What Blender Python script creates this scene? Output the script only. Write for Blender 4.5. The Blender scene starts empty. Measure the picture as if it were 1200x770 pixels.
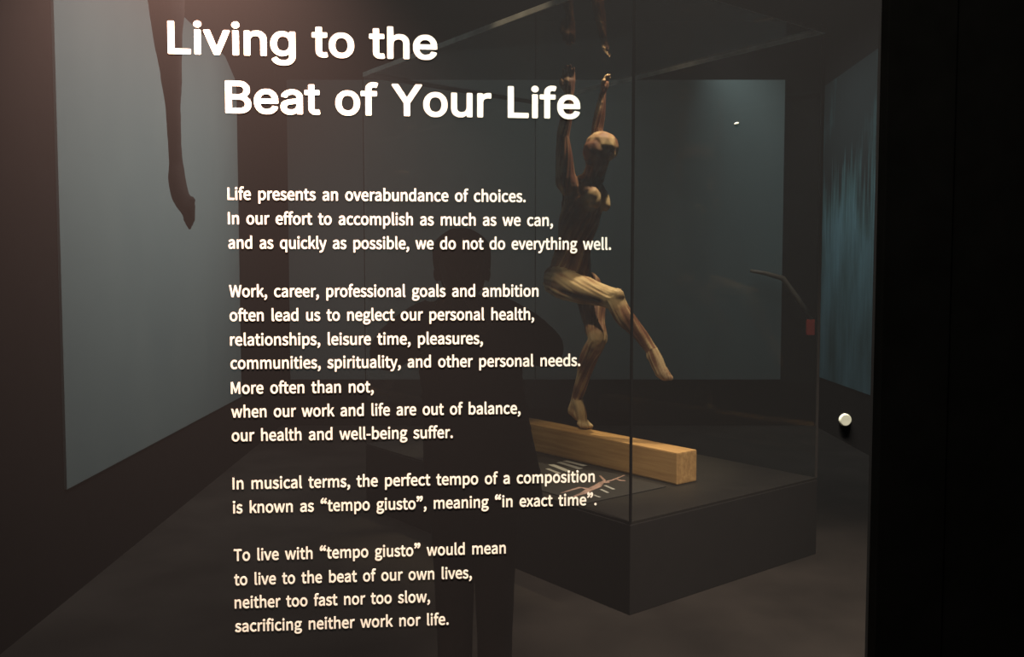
import bpy, bmesh, math, random
import numpy as np
from mathutils import Vector, Matrix, Euler, noise

random.seed(7)
sc = bpy.context.scene
C = sc.collection

# ---------------------------------------------------------------- camera
EYE = 1.42
cam = bpy.data.cameras.new('camera')
cam.sensor_fit = 'HORIZONTAL'
cam.sensor_width = 36.0
cam.lens = 36.0 * 1035.15 / 1200.0
cam.clip_start = 0.02
co = bpy.data.objects.new('camera', cam)
co.location = (0, 0, EYE)
co.rotation_euler = (math.radians(90 - 3.109), 0, 0)
C.objects.link(co)
sc.camera = co

# ---------------------------------------------------------------- world, exposure, lights
w = bpy.data.worlds.new('dark gallery')
sc.world = w
w.use_nodes = True
w.node_tree.nodes['Background'].inputs[0].default_value = (0.9, 0.85, 0.8, 1)
w.node_tree.nodes['Background'].inputs[1].default_value = 0.0
vs = sc.view_settings
vs.view_transform = 'Standard'
vs.look = 'None'
vs.gamma = 1.0
vs.use_curve_mapping = False
vs.exposure = 0.0
sc.cycles.transparent_max_bounces = 32
sc.cycles.max_bounces = 8


def aim(o, target):
    o.rotation_euler = (Vector(target) - o.location).to_track_quat('-Z', 'Y').to_euler()


def spot(name, loc, target, watts, col, deg, blend=0.4, size=0.03):
    l = bpy.data.lights.new(name, 'SPOT')
    l.energy = watts
    l.color = col
    l.spot_size = math.radians(deg)
    l.spot_blend = blend
    l.shadow_soft_size = size
    o = bpy.data.objects.new(name, l)
    o.location = loc
    C.objects.link(o)
    aim(o, target)
    return o


def area(name, loc, target, watts, col, sx, sy, spread=180):
    l = bpy.data.lights.new(name, 'AREA')
    l.energy = watts
    l.color = col
    l.shape = 'RECTANGLE'
    l.size = sx
    l.size_y = sy
    l.spread = math.radians(spread)
    o = bpy.data.objects.new(name, l)
    o.location = loc
    C.objects.link(o)
    aim(o, target)
    return o


# gallery lamps over the text panel, on the visitor's side
area('panel_wash_light', (0.0, 1.05, 3.75), (0.03, 1.42, 0.6), 92, (1.0, 0.91, 0.71), 1.6, 0.10, 75)
spot('panel_corner_light', (-0.50, 1.21, 2.30), (-0.50, 1.25, 1.0), 320.0, (1.0, 0.54, 0.37), 84, 0.9, 0.02)
# lamps on the ceiling of the room behind
area('back_wash_light', (-0.9, 6.0, 3.8), (-0.9, 8.5, 1.3), 17, (1.0, 0.98, 0.94), 4.2, 0.5, 120)
area('left_wash_light', (-0.45, 5.0, 3.8), (-2.15, 5.0, 1.5), 45, (1.0, 0.98, 0.93), 4.0, 0.3, 92)
area('mural_wash_light', (1.9, 7.4, 3.8), (2.95, 7.4, 1.8), 17, (0.9, 1.0, 1.0), 2.2, 0.3, 100)
spot('case_light', (0.95, 5.10, 3.85), (0.45, 5.0, 1.2), 330, (1.0, 0.80, 0.52), 36, 0.5, 0.04)
spot('beam_fill_light', (-0.15, 4.0, 3.85), (0.50, 4.85, 0.5), 160, (1.0, 0.78, 0.48), 24, 0.7, 0.04)  # unseen fill lamp, added to lift the beam's front face
spot('floor_light', (1.25, 2.6, 3.8), (1.30, 3.55, 0.0), 1100, (1.0, 0.85, 0.72), 54, 1.0, 0.1)


# ---------------------------------------------------------------- materials
def nodes_of(name):
    m = bpy.data.materials.new(name)
    m.use_nodes = True
    nt = m.node_tree
    return m, nt, nt.nodes['Principled BSDF']


def plain(name, col, rough=0.7, metal=0.0, var=0.15, scale=12.0, spec=0.5, bump=0.0):
    """A colour with soft uneven wear in it."""
    m, nt, p = nodes_of(name)
    p.inputs['Roughness'].default_value = rough
    p.inputs['Metallic'].default_value = metal
    p.inputs['Specular IOR Level'].default_value = spec
    tc = nt.nodes.new('ShaderNodeTexCoord')
    nz = nt.nodes.new('ShaderNodeTexNoise')
    nz.inputs['Scale'].default_value = scale
    nz.inputs['Detail'].default_value = 4
    nt.links.new(tc.outputs['Object'], nz.inputs['Vector'])
    cr = nt.nodes.new('ShaderNodeValToRGB')
    cr.color_ramp.elements[0].position = 0.3
    cr.color_ramp.elements[1].position = 0.7
    cr.color_ramp.elements[0].color = tuple(c * (1 - var) for c in col) + (1,)
    cr.color_ramp.elements[1].color = tuple(min(1, c * (1 + var)) for c in col) + (1,)
    nt.links.new(nz.outputs['Fac'], cr.inputs['Fac'])
    nt.links.new(cr.outputs['Color'], p.inputs['Base Color'])
    if bump:
        b = nt.nodes.new('ShaderNodeBump')
        b.inputs['Strength'].default_value = bump
        nt.links.new(nz.outputs['Fac'], b.inputs['Height'])
        nt.links.new(b.outputs['Normal'], p.inputs['Normal'])
    return m


def glass(name, tint, film, film_col, refl=1.0):
    """Thin clear sheet: see-through, mirror-like at a slant, with a faint diffuse film on it."""
    m = bpy.data.materials.new(name)
    m.use_nodes = True
    nt = m.node_tree
    nt.nodes.remove(nt.nodes['Principled BSDF'])
    out = nt.nodes['Material Output']
    tr = nt.nodes.new('ShaderNodeBsdfTransparent')
    tr.inputs[0].default_value = tint + (1,)
    df = nt.nodes.new('ShaderNodeBsdfDiffuse')
    df.inputs[0].default_value = film_col + (1,)
    gl = nt.nodes.new('ShaderNodeBsdfGlossy')
    gl.inputs['Roughness'].default_value = 0.02
    fr = nt.nodes.new('ShaderNodeFresnel')
    fr.inputs['IOR'].default_value = 1.5
    geo = nt.nodes.new('ShaderNodeNewGeometry')
    inv = nt.nodes.new('ShaderNodeMath')
    inv.operation = 'SUBTRACT'
    inv.inputs[0].default_value = refl
    nt.links.new(geo.outputs['Backfacing'], inv.inputs[1])
    mul = nt.nodes.new('ShaderNodeMath')
    mul.operation = 'MULTIPLY'
    mul.use_clamp = True
    nt.links.new(fr.outputs[0], mul.inputs[0])
    nt.links.new(inv.outputs[0], mul.inputs[1])
    m1 = nt.nodes.new('ShaderNodeMixShader')
    ff = nt.nodes.new('ShaderNodeMath')          # the diffuse film counts on the outer face only
    ff.operation = 'MULTIPLY_ADD'
    ff.inputs[1].default_value = -film
    ff.inputs[2].default_value = film
    nt.links.new(geo.outputs['Backfacing'], ff.inputs[0])
    nt.links.new(ff.outputs[0], m1.inputs[0])
    nt.links.new(tr.outputs[0], m1.inputs[1])
    nt.links.new(df.outputs[0], m1.inputs[2])
    m2 = nt.nodes.new('ShaderNodeMixShader')
    nt.links.new(mul.outputs[0], m2.inputs[0])
    nt.links.new(m1.outputs[0], m2.inputs[1])
    nt.links.new(gl.outputs[0], m2.inputs[2])
    nt.links.new(m2.outputs[0], out.inputs['Surface'])
    return m


def streaks(name, a, b, sx, sy, sz, lo=0.35, hi=0.68, rough=0.85, c=None, spec=0.2):
    """Stretched noise between two pigments: paint streaks, wood grain, muscle fibre."""
    m, nt, p = nodes_of(name)
    p.inputs['Roughness'].default_value = rough
    p.inputs['Specular IOR Level'].default_value = spec
    tc = nt.nodes.new('ShaderNodeTexCoord')
    mp = nt.nodes.new('ShaderNodeMapping')
    mp.inputs['Scale'].default_value = (sx, sy, sz)
    nz = nt.nodes.new('ShaderNodeTexNoise')
    nz.inputs['Scale'].default_value = 1.0
    nz.inputs['Detail'].default_value = 6
    nz.inputs['Roughness'].default_value = 0.6
    nt.links.new(tc.outputs['Object'], mp.inputs['Vector'])
    nt.links.new(mp.outputs[0], nz.inputs['Vector'])
    cr = nt.nodes.new('ShaderNodeValToRGB')
    cr.color_ramp.elements[0].position = lo
    cr.color_ramp.elements[1].position = hi
    cr.color_ramp.elements[0].color = a + (1,)
    cr.color_ramp.elements[1].color = b + (1,)
    if c:
        e = cr.color_ramp.elements.new((lo + hi) / 2)
        e.color = c + (1,)
    nt.links.new(nz.outputs['Fac'], cr.inputs['Fac'])
    nt.links.new(cr.outputs['Color'], p.inputs['Base Color'])
    return m


def mural_mat():
    """Painted panel: near black above, ragged blue-teal brush strokes running down the lower part."""
    m, nt, p = nodes_of('streaky teal paint')
    p.inputs['Roughness'].default_value = 0.85
    p.inputs['Specular IOR Level'].default_value = 0.1
    L = nt.links
    tc = nt.nodes.new('ShaderNodeTexCoord')

    def streak(sx, sy, sz, detail):
        mp = nt.nodes.new('ShaderNodeMapping')
        mp.inputs['Scale'].default_value = (sx, sy, sz)
        nz = nt.nodes.new('ShaderNodeTexNoise')
        nz.inputs['Scale'].default_value = 1.0
        nz.inputs['Detail'].default_value = detail
        L.new(tc.outputs['Object'], mp.inputs['Vector'])
        L.new(mp.outputs[0], nz.inputs['Vector'])
        return nz.outputs['Fac']

    def math_(op, a, b):
        n = nt.nodes.new('ShaderNodeMath')
        n.operation = op
        for i, v in enumerate((a, b)):
            if isinstance(v, float):
                n.inputs[i].default_value = v
            else:
                L.new(v, n.inputs[i])
        return n.outputs[0]
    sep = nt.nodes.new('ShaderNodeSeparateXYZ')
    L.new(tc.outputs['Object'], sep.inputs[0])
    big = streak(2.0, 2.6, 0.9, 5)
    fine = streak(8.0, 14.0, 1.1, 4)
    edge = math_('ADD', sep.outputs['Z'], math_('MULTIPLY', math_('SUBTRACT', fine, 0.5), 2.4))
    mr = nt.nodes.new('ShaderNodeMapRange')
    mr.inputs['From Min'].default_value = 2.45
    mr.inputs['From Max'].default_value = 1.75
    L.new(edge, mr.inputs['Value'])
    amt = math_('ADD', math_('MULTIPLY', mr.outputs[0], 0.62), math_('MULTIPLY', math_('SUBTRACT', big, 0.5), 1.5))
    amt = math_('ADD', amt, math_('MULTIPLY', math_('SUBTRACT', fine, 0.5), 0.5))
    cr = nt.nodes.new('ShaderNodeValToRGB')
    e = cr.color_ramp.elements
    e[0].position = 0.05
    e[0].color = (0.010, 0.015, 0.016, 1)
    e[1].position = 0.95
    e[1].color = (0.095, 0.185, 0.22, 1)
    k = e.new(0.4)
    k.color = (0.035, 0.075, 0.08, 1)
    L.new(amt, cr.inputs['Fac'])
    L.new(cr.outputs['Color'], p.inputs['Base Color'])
    return m


M = {}
M['black'] = plain('black paint', (0.004, 0.0035, 0.0035), 0.9, var=0.2, spec=0.05)
M['blackboard'] = plain('black board', (0.0015, 0.0015, 0.0015), 0.95, var=0.2, spec=0.0)
M['floor'] = plain('worn concrete floor', (0.020, 0.017, 0.0145), 0.85, var=0.35, scale=2.2, spec=0.1)
M['teal'] = streaks('grey teal cloth', (0.100, 0.132, 0.135), (0.118, 0.150, 0.150), 1.2, 1.2, 0.6)
M['mural'] = mural_mat()
M['pane'] = glass('hazy dark panel glass', (0.93, 0.93, 0.93), 0.0170, (0.78, 0.76, 0.86), 0.25)  # even pale film put in to carry the lamp glow and veil
M['case_glass'] = glass('case glass', (0.97, 0.975, 0.97), 0.004, (0.8, 0.8, 0.78), 0.5)
M['top_glass'] = glass('case top glass', (0.97, 0.975, 0.97), 0.004, (0.8, 0.8, 0.78), 1.0)
M['white'] = plain('white print', (0.90, 0.885, 0.85), 0.8, var=0.02, spec=0.1)
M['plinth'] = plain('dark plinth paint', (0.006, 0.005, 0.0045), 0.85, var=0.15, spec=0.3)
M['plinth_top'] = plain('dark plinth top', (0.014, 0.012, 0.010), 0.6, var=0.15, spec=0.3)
M['rim'] = plain('brushed rim metal', (0.42, 0.42, 0.40), 0.35, 0.7, var=0.3, scale=8)
M['seal'] = plain('black glass seal', (0.004, 0.004, 0.004), 0.9, var=0.1, spec=0.05)
M['edge'] = plain('pale glass edge', (0.022, 0.018, 0.015), 0.8, var=0.2)
M['wood'] = streaks('pale beam wood', (0.36, 0.20, 0.075), (0.62, 0.38, 0.15), 2.0, 40.0, 40.0, 0.3, 0.7, 0.5, spec=0.3)
M['coat'] = plain('dark coat cloth', (0.010, 0.009, 0.009), 0.95, var=0.2, spec=0.1)
M['trouser'] = plain('dark trouser cloth', (0.012, 0.011, 0.011), 0.95, var=0.2, spec=0.1)
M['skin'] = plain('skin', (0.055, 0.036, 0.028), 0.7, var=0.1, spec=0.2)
M['hair'] = plain('dark hair', (0.010, 0.008, 0.007), 0.9, var=0.2, spec=0.1)
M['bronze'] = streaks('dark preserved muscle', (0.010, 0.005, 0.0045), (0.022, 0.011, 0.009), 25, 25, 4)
M['plaque'] = plain('dark plaque', (0.018, 0.017, 0.016), 0.6, var=0.1)
M['ink'] = plain('pale plaque print', (0.36, 0.36, 0.33), 0.7, var=0.05)
M['ink_pink'] = plain('pink printed picture', (0.34, 0.22, 0.18), 0.7, var=0.35, scale=40)
M['stud'] = plain('pale metal stud', (0.60, 0.61, 0.54), 0.5, 0.0, var=0.08, scale=60)
M['rod'] = plain('brown rod', (0.10, 0.07, 0.045), 0.6, var=0.15)
M['red'] = plain('red plastic', (0.45, 0.04, 0.025), 0.5, var=0.1)
M['rope'] = plain('dark rope', (0.02, 0.018, 0.016), 0.9)


# ---------------------------------------------------------------- helpers
def link(name, me, mat, parent=None):
    o = bpy.data.objects.new(name, me)
    C.objects.link(o)
    if mat is not None:
        me.materials.clear()
        me.materials.append(M[mat])
    if parent is not None:
        o.parent = parent
    return o


def from_bm(name, bm, mat, parent=None, smooth=False):
    bmesh.ops.recalc_face_normals(bm, faces=bm.faces)
    me = bpy.data.meshes.new(name)
    bm.to_mesh(me)
    bm.free()
    if smooth:
        for p in me.polygons:
            p.use_smooth = True
    return link(name, me, mat, parent)


def box_bm(bm, o, ux, uy, uz):
    """Box from corner o along three edge vectors."""
    o, ux, uy, uz = map(Vector, (o, ux, uy, uz))
    v = [bm.verts.new(o + ux * i + uy * j + uz * k) for i in (0, 1) for j in (0, 1) for k in (0, 1)]
    for f in ((0, 1, 3, 2), (4, 6, 7, 5), (0, 4, 5, 1), (2, 3, 7, 6), (0, 2, 6, 4), (1, 5, 7, 3)):
        bm.faces.new([v[i] for i in f])


def box(name, o, ux, uy, uz, mat, parent=None, bevel=0.0):
    bm = bmesh.new()
    box_bm(bm, o, ux, uy, uz)
    if bevel:
        bmesh.ops.bevel(bm, geom=bm.edges[:], offset=bevel, segments=2, affect='EDGES', profile=0.7)
    return from_bm(name, bm, mat, parent)


def prism(name, pts, thick, mat, parent=None):
    """Flat outline pts (3-D, one plane) pushed out along the vector thick."""
    bm = bmesh.new()
    a = [bm.verts.new(Vector(p)) for p in pts]
    b = [bm.verts.new(Vector(p) + Vector(thick)) for p in pts]
    bm.faces.new(a)
    bm.faces.new(b[::-1])
    n = len(pts)
    for i in range(n):
        bm.faces.new([a[i], a[(i + 1) % n], b[(i + 1) % n], b[i]])
    return from_bm(name, bm, mat, parent)


def tube_bm(bm, pts, radii, seg=12):
    pts = [Vector(p) for p in pts]
    if not hasattr(radii, '__len__'):
        radii = [radii] * len(pts)
    rings = []
    up = None
    for i, p in enumerate(pts):
        t = (pts[min(i + 1, len(pts) - 1)] - pts[max(i - 1, 0)]).normalized()
        if up is None:
            up = t.orthogonal().normalized()
        up = (up - t * up.dot(t)).normalized()
        s = t.cross(up)
        rings.append([bm.verts.new(p + (up * math.cos(a) + s * math.sin(a)) * radii[i])
                      for a in (2 * math.pi * k / seg for k in range(seg))])
    for a, b in zip(rings, rings[1:]):
        for k in range(seg):
            bm.faces.new([a[k], a[(k + 1) % seg], b[(k + 1) % seg], b[k]])
    bm.faces.new(rings[0])
    bm.faces.new(rings[-1][::-1])


def tube(name, pts, radii, mat, parent=None, seg=12):
    bm = bmesh.new()
    tube_bm(bm, pts, radii, seg)
    return from_bm(name, bm, mat, parent, smooth=True)


def thing(name, loc, label, cat, group=None):
    o = bpy.data.objects.new(name, None)
    o.empty_display_size = 0.1
    o.location = loc
    C.objects.link(o)
    return tag(o, label, cat, group)


def tag(o, label, cat, group=None):
    o['label'] = label
    o['category'] = cat
    o['kind'] = 'thing'
    if group:
        o['group'] = group
    return o


def structure(o):
    o['kind'] = 'structure'
    return o


def into(parent, o):
    """Parent o while keeping it where it stands."""
    o.parent = parent
    o.matrix_parent_inverse = Matrix.Translation(parent.location).inverted()
    return o


# flesh: many overlapping ellipsoids fused into ONE continuous smooth surface
def ell(c, r, rz=0.0):
    return (Vector(c), r if hasattr(r, '__len__') else (r, r, r), rz)


def limb(pts, radii, rz=0.0, step=0.35):
    """Ellipsoids strung along a smooth curve through pts; radii are numbers or (side, depth, height)."""
    P = [Vector(p) for p in pts]
    R = [Vector(r if hasattr(r, '__len__') else (r, r, r)) for r in radii]
    out = []
    n = len(P)
    for i in range(n - 1):
        p0, p1, p2, p3 = P[max(i - 1, 0)], P[i], P[i + 1], P[min(i + 2, n - 1)]
        L = (p2 - p1).length
        k = max(2, int(L / (min(R[i][0], R[i + 1][0], R[i][2], R[i + 1][2]) * step)))
        for j in range(k + (1 if i == n - 2 else 0)):
            t = j / k
            a = 0.5 * ((2 * p1) + (p2 - p0) * t + (2 * p0 - 5 * p1 + 4 * p2 - p3) * t * t + (3 * p1 - p0 - 3 * p2 + p3) * t ** 3)
            s = t * t * (3 - 2 * t) * 0.5 + t * 0.5
            out.append(ell(a, tuple(R[i].lerp(R[i + 1], s)), rz))
    return out


_ico = bmesh.new()
bmesh.ops.create_icosphere(_ico, subdivisions=2, radius=1.0)
ICO_V = np.array([v.co[:] for v in _ico.verts])
ICO_F = [tuple(v.index for v in f.verts) for f in _ico.faces]
_ico.free()


def flesh(name, pieces, voxel, mat, parent=None, smooth=4, shape=None):
    V, F, n = [], [], 0
    for c, r, rz in pieces:
        v = ICO_V * np.array(r)
        cs, sn = math.cos(rz), math.sin(rz)
        v = v @ np.array([[cs, sn, 0], [-sn, cs, 0], [0, 0, 1]])
        V.append(v + np.array(c[:]))
        F += [tuple(i + n for i in f) for f in ICO_F]
        n += len(v)
    me = bpy.data.meshes.new(name)
    me.from_pydata(np.concatenate(V).tolist(), [], F)
    o = bpy.data.objects.new(name, me)
    C.objects.link(o)
    m = o.modifiers.new('fuse', 'REMESH')
    m.mode = 'VOXEL'
    m.voxel_size = voxel
    m.adaptivity = 0
    m = o.modifiers.new('soften', 'SMOOTH')
    m.factor = 0.5
    m.iterations = smooth
    dg = bpy.context.evaluated_depsgraph_get()
    dg.update()
    me2 = bpy.data.meshes.new_from_object(o.evaluated_get(dg))
    bpy.data.objects.remove(o)
    bpy.data.meshes.remove(me)
    me2.name = name
    if shape is not None:
        shape(me2)
    for p in me2.polygons:
        p.use_smooth = True
    return link(name, me2, mat, parent)


# ---------------------------------------------------------------- the room behind the glass
P0 = Vector((-0.4398, 1.37, 0))
YAW = math.radians(5.158)
D = Vector((math.cos(YAW), math.sin(YAW), 0))       # along the text panel, to the right
NRM = Vector((-D.y, D.x, 0))                        # away from the viewer
Z = Vector((0, 0, 1))


def on_panel(s, z, depth=0.0):
    return P0 + D * s + Z * z + NRM * depth


CEIL = 3.9
structure(box('floor', (-4.2, -1.2, -0.1), (9.4, 0, 0), (0, 10.6, 0), (0, 0, 0.1), 'floor'))
structure(box('ceiling', (-4.2, -1.2, CEIL), (9.4, 0, 0), (0, 10.6, 0), (0, 0, 0.1), 'black'))
structure(box('wall_back', (-4.2, 8.6, 0), (9.4, 0, 0), (0, 0.12, 0), (0, 0, CEIL), 'black'))
LW = Vector((0.0587, -0.9983, 0))                   # along the left wall towards the viewer
LN = Vector((0.9983, 0.0587, 0))
lw0 = Vector((-2.152, 6.99, 0)) - LN * 0.012
structure(box('wall_left', lw0 - LW * 1.7, LW * 7.4, -LN * 0.12, Z * CEIL, 'black'))
RW = Vector((-0.0417, -0.9991, 0))
RN = Vector((-0.9991, 0.0417, 0))
rw0 = Vector((2.952, 8.571, 0)) - RN * 0.012
structure(box('wall_right', rw0 - RW * 0.2, RW * 7.2, -RN * 0.12, Z * CEIL, 'black'))

# black walls that hold the text panel
PB, PT = 0.12, 2.45
SL, SR = -0.95, 1.046
structure(box('wall_front_left', on_panel(SL - 1.3, 0, -0.02), D * 1.3, NRM * 0.032, Z * CEIL, 'blackboard'))
structure(box('wall_front_right', on_panel(1.1665, 0, -0.02), D * 2.1, NRM * 0.032, Z * CEIL, 'blackboard'))
structure(box('trim_1', on_panel(SR + 0.001, 0, -0.022), D * 0.1165, NRM * 0.034, Z * CEIL, 'blackboard', bevel=0.002))
structure(box('wall_front_top', on_panel(SL, PT, 0.0), D * (SR - SL), NRM * 0.08, Z * (CEIL - PT), 'blackboard'))
structure(box('wall_front_bottom', on_panel(SL, 0, 0.0), D * (SR - SL), NRM * 0.08, Z * PB, 'blackboard'))

# grey-teal backdrops
t = tag(prism('backdrop_panel', [(-2.146, 8.52, 0.463), (2.60, 8.52, 0.463), (2.60, 8.52, 3.327), (-2.146, 8.52, 3.327)], (0, 0.078, 0), 'teal'),
        'wide grey-teal backdrop on the back wall behind the glass case', 'backdrop')
a = Vector((-2.152, 6.99, 0))
b0 = a + LW * 4.3
lp = [a + Z * 0.497, b0 + LW * -1.167 + Z * 0.497, b0 + LW * -1.167 + Z * 3.09, a + LW * 0.32 + Z * 3.085, a + LW * 0.05 + Z * 2.985, a + Z * 2.90]
t = tag(prism('backdrop_panel', lp, -LN * 0.0115, 'teal'),
        'tall grey-teal backdrop with a clipped corner on the left wall', 'backdrop')
m0 = Vector((2.952, 8.571, 0))
m0 = m0 + RW * 0.05
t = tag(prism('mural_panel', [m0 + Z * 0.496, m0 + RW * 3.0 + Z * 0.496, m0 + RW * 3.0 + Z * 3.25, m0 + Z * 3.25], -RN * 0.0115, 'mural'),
        'streaky blue-teal painted panel on the right wall by the edge of the glass', 'mural')

# ---------------------------------------------------------------- the display case
TH = math.radians(38.12)
A = Vector((math.cos(TH), math.sin(TH), 0))
B = Vector((-math.sin(TH), math.cos(TH), 0))
N0 = Vector((0.4995, 3.6772, 0))
LA, LB, ZB, ZT = 1.376, 2.292, 0.40, 2.69


def in_case(a, b, z):
    return N0 + A * a + B * b + Z * z


case = thing('display_case', in_case(LA / 2, LB / 2, 0), 'tall glass display case on a dark plinth holding the muscle figure', 'display case')
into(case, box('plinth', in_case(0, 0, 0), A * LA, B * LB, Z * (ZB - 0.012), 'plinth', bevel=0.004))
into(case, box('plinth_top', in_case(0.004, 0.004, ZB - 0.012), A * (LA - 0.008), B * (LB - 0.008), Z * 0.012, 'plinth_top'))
G = 0.010
zb = ZB + 0.001
hg = ZT - G - zb
into(case, box('glass_pane', in_case(0.012, 0.002, zb), A * (LA - 0.024), B * G, Z * hg, 'case_glass'))
into(case, box('glass_pane', in_case(0.012, LB - 0.002 - G, zb), A * (LA - 0.024), B * G, Z * hg, 'case_glass'))
into(case, box('glass_pane', in_case(0.002, 0.012, zb), A * G, B * (LB - 0.024), Z * hg, 'case_glass'))
into(case, box('glass_pane', in_case(LA - 0.002 - G, 0.012, zb), A * G, B * (LB - 0.024), Z * hg, 'case_glass'))
into(case, box('top_pane', in_case(0.02, 0.02, ZT - G + 0.001), A * (LA - 0.04), B * (LB - 0.04), Z * G, 'top_glass'))
for (ca, cb, m, e) in ((0, 0, 'seal', 0.009), (LA - 0.010, 0, 'edge', 0.010), (0, LB - 0.004, 'seal', 0.004), (LA - 0.004, LB - 0.004, 'seal', 0.004)):
    into(case, box('corner_joint', in_case(ca, cb, zb), A * e, B * e, Z * (ZT - zb - 0.03), m))
RH, RWD = 0.026, 0.03
into(case, box('top_rim', in_case(0, 0, ZT - RH), A * LA, B * 0.006, Z * RH, 'rim'))
into(case, box('top_rim', in_case(0, LB - 0.006, ZT - RH), A * LA, B * 0.006, Z * RH, 'seal'))
into(case, box('top_rim', in_case(0, 0.006, ZT - RH), A * 0.006, B * (LB - 0.012), Z * RH, 'rim'))
into(case, box('top_rim', in_case(LA - 0.006, 0.006, ZT - RH), A * 0.006, B * (LB - 0.012), Z * RH, 'rim'))

# balance beam inside the case
BT = 0.563
beam = tag(box('balance_beam', (0, 0, 0), (1.86, 0, 0), (0, 0.15, 0), (0, 0, BT - ZB - 0.002), 'wood', bevel=0.008),
           'pale wooden balance beam lying on the plinth inside the glass case', 'balance beam')
beam.location = in_case(0.67 + 0.15, 0.333, ZB + 0.002)
beam.rotation_euler = (0, 0, math.atan2(B.y, B.x))

# ---------------------------------------------------------------- the muscle figure on the beam
J = {"ball": [0.412, 5.085, 0.594], "toe": [0.448, 5.045, 0.575], "heel": [0.356, 5.15, 0.664], "ankle": [0.379, 5.13, 0.732], "kneeS": [0.482, 4.98, 1.087], "hipS": [0.445, 5.24, 1.384], "hipR": [0.307, 5.14, 1.394], "kneeR": [0.557, 4.85, 1.321], "ankR": [0.75, 4.72, 1.045], "ballR": [0.794, 4.68, 0.938], "toeR": [0.828, 4.66, 0.891], "pelvis": [0.345, 5.19, 1.454], "waist": [0.364, 5.18, 1.638], "chest": [0.407, 5.17, 1.87], "neck": [0.446, 5.17, 1.998], "shR": [0.307, 5.09, 1.984], "shL": [0.495, 5.27, 2.029], "cran": [0.523, 5.16, 2.188], "jaw": [0.441, 5.12, 2.08], "elR": [0.29, 5.06, 2.235], "wrR": [0.327, 5.04, 2.47], "tipR": [0.316, 5.03, 2.629], "elL": [0.505, 5.28, 2.311], "wrL": [0.537, 5.26, 2.536], "tipL": [0.565, 5.25, 2.627], "brR": [0.479, 5.04, 1.878], "brL": [0.548, 5.14, 1.877]}
J = {k: Vector(v) for k, v in J.items()}
FZ = math.atan2(-0.88, 0.47) + math.pi / 2     # turn so that local x is the figure's side axis
F = Vector((0.47, -0.88, 0)).normalized()      # the way the body faces
S = Vector((0.88, 0.47, 0)).normalized()       # the figure's left


def mid(a, b, t=0.5):
    return a.lerp(b, t)


fz = math.atan2(S.y, S.x)
pcs = []
# trunk: pelvis, waist, ribs, shoulders
pcs += limb([J['pelvis'] - Z * 0.05, J['pelvis'] + Z * 0.03, J['waist'], mid(J['waist'], J['chest']) + F * 0.01, J['chest'] + F * 0.01, J['chest'] + Z * 0.09, J['neck'] + Z * 0.0],
            [(0.135, 0.095, 0.07), (0.135, 0.092, 0.07), (0.108, 0.082, 0.06), (0.126, 0.096, 0.06), (0.136, 0.10, 0.06), (0.126, 0.085, 0.05), (0.055, 0.05, 0.05)], fz)
pcs += [ell(J['pelvis'] - F * 0.05 - S * 0.065 - Z * 0.035, (0.085, 0.085, 0.095), fz), ell(J['pelvis'] - F * 0.05 + S * 0.065 - Z * 0.035, (0.08, 0.085, 0.095), fz)]
pcs += limb([mid(J['neck'], J['chest'], 0.38) + F * 0.035 - S * 0.05, J['brR'] - F * 0.035 + Z * 0.025, J['brR'] - F * 0.012 - Z * 0.022], [0.046, 0.047, 0.028])
pcs += limb([mid(J['neck'], J['chest'], 0.38) + F * 0.035 + S * 0.05, J['brL'] - F * 0.04 - S * 0.01 + Z * 0.02, J['brL'] - F * 0.012 - Z * 0.025], [0.046, 0.046, 0.028])
# neck and head, turned over the right shoulder and tipped
fd = (Vector((-0.66, -0.60, -0.46))).normalized()     # face direction
pcs += limb([J['neck'] - Z * 0.02, mid(J['neck'], J['cran'], 0.55)], [0.055, 0.05])
hu = (Vector((0.30, 0.05, 0.95)) - fd * Vector((0.30, 0.05, 0.95)).dot(fd)).normalized()
hs = fd.cross(hu)
hc = J['cran'] - Z * 0.014 - Vector((0.012, 0, 0))
pcs += [ell(hc + hu * 0.012 - fd * 0.012, (0.101, 0.101, 0.096)), ell(hc - fd * 0.038 + hu * 0.0, 0.090), ell(hc + fd * 0.037 + hu * 0.003, 0.083)]
jaw = hc + fd * 0.070 - hu * 0.106
pcs += limb([hc + fd * 0.035 - hu * 0.035, jaw - fd * 0.012, jaw], [0.076, 0.056, 0.036])
pcs += limb([hc + fd * 0.098 - hu * 0.002, hc + fd * 0.118 - hu * 0.034], [0.011, 0.014], step=0.2)            # nose
for s in (-1, 1):
    pcs += limb([hc + fd * 0.092 + hs * 0.012 * s + hu * 0.018, hc + fd * 0.078 + hs * 0.05 * s + hu * 0.016], [0.013, 0.013], step=0.2)   # brow
    pcs += limb([hc + fd * 0.076 + hs * 0.04 * s - hu * 0.032, hc + fd * 0.04 + hs * 0.066 * s - hu * 0.03], [0.017, 0.015], step=0.2)    # cheek bone
    pcs += [ell(hc - fd * 0.005 + hs * 0.088 * s - hu * 0.02, (0.015, 0.018, 0.026))]                         # ear
pcs += limb([hc + fd * 0.092 - hu * 0.066 + hs * 0.02, hc + fd * 0.098 - hu * 0.066, hc + fd * 0.092 - hu * 0.066 - hs * 0.02], [0.010, 0.011, 0.010], step=0.2)   # mouth


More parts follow.
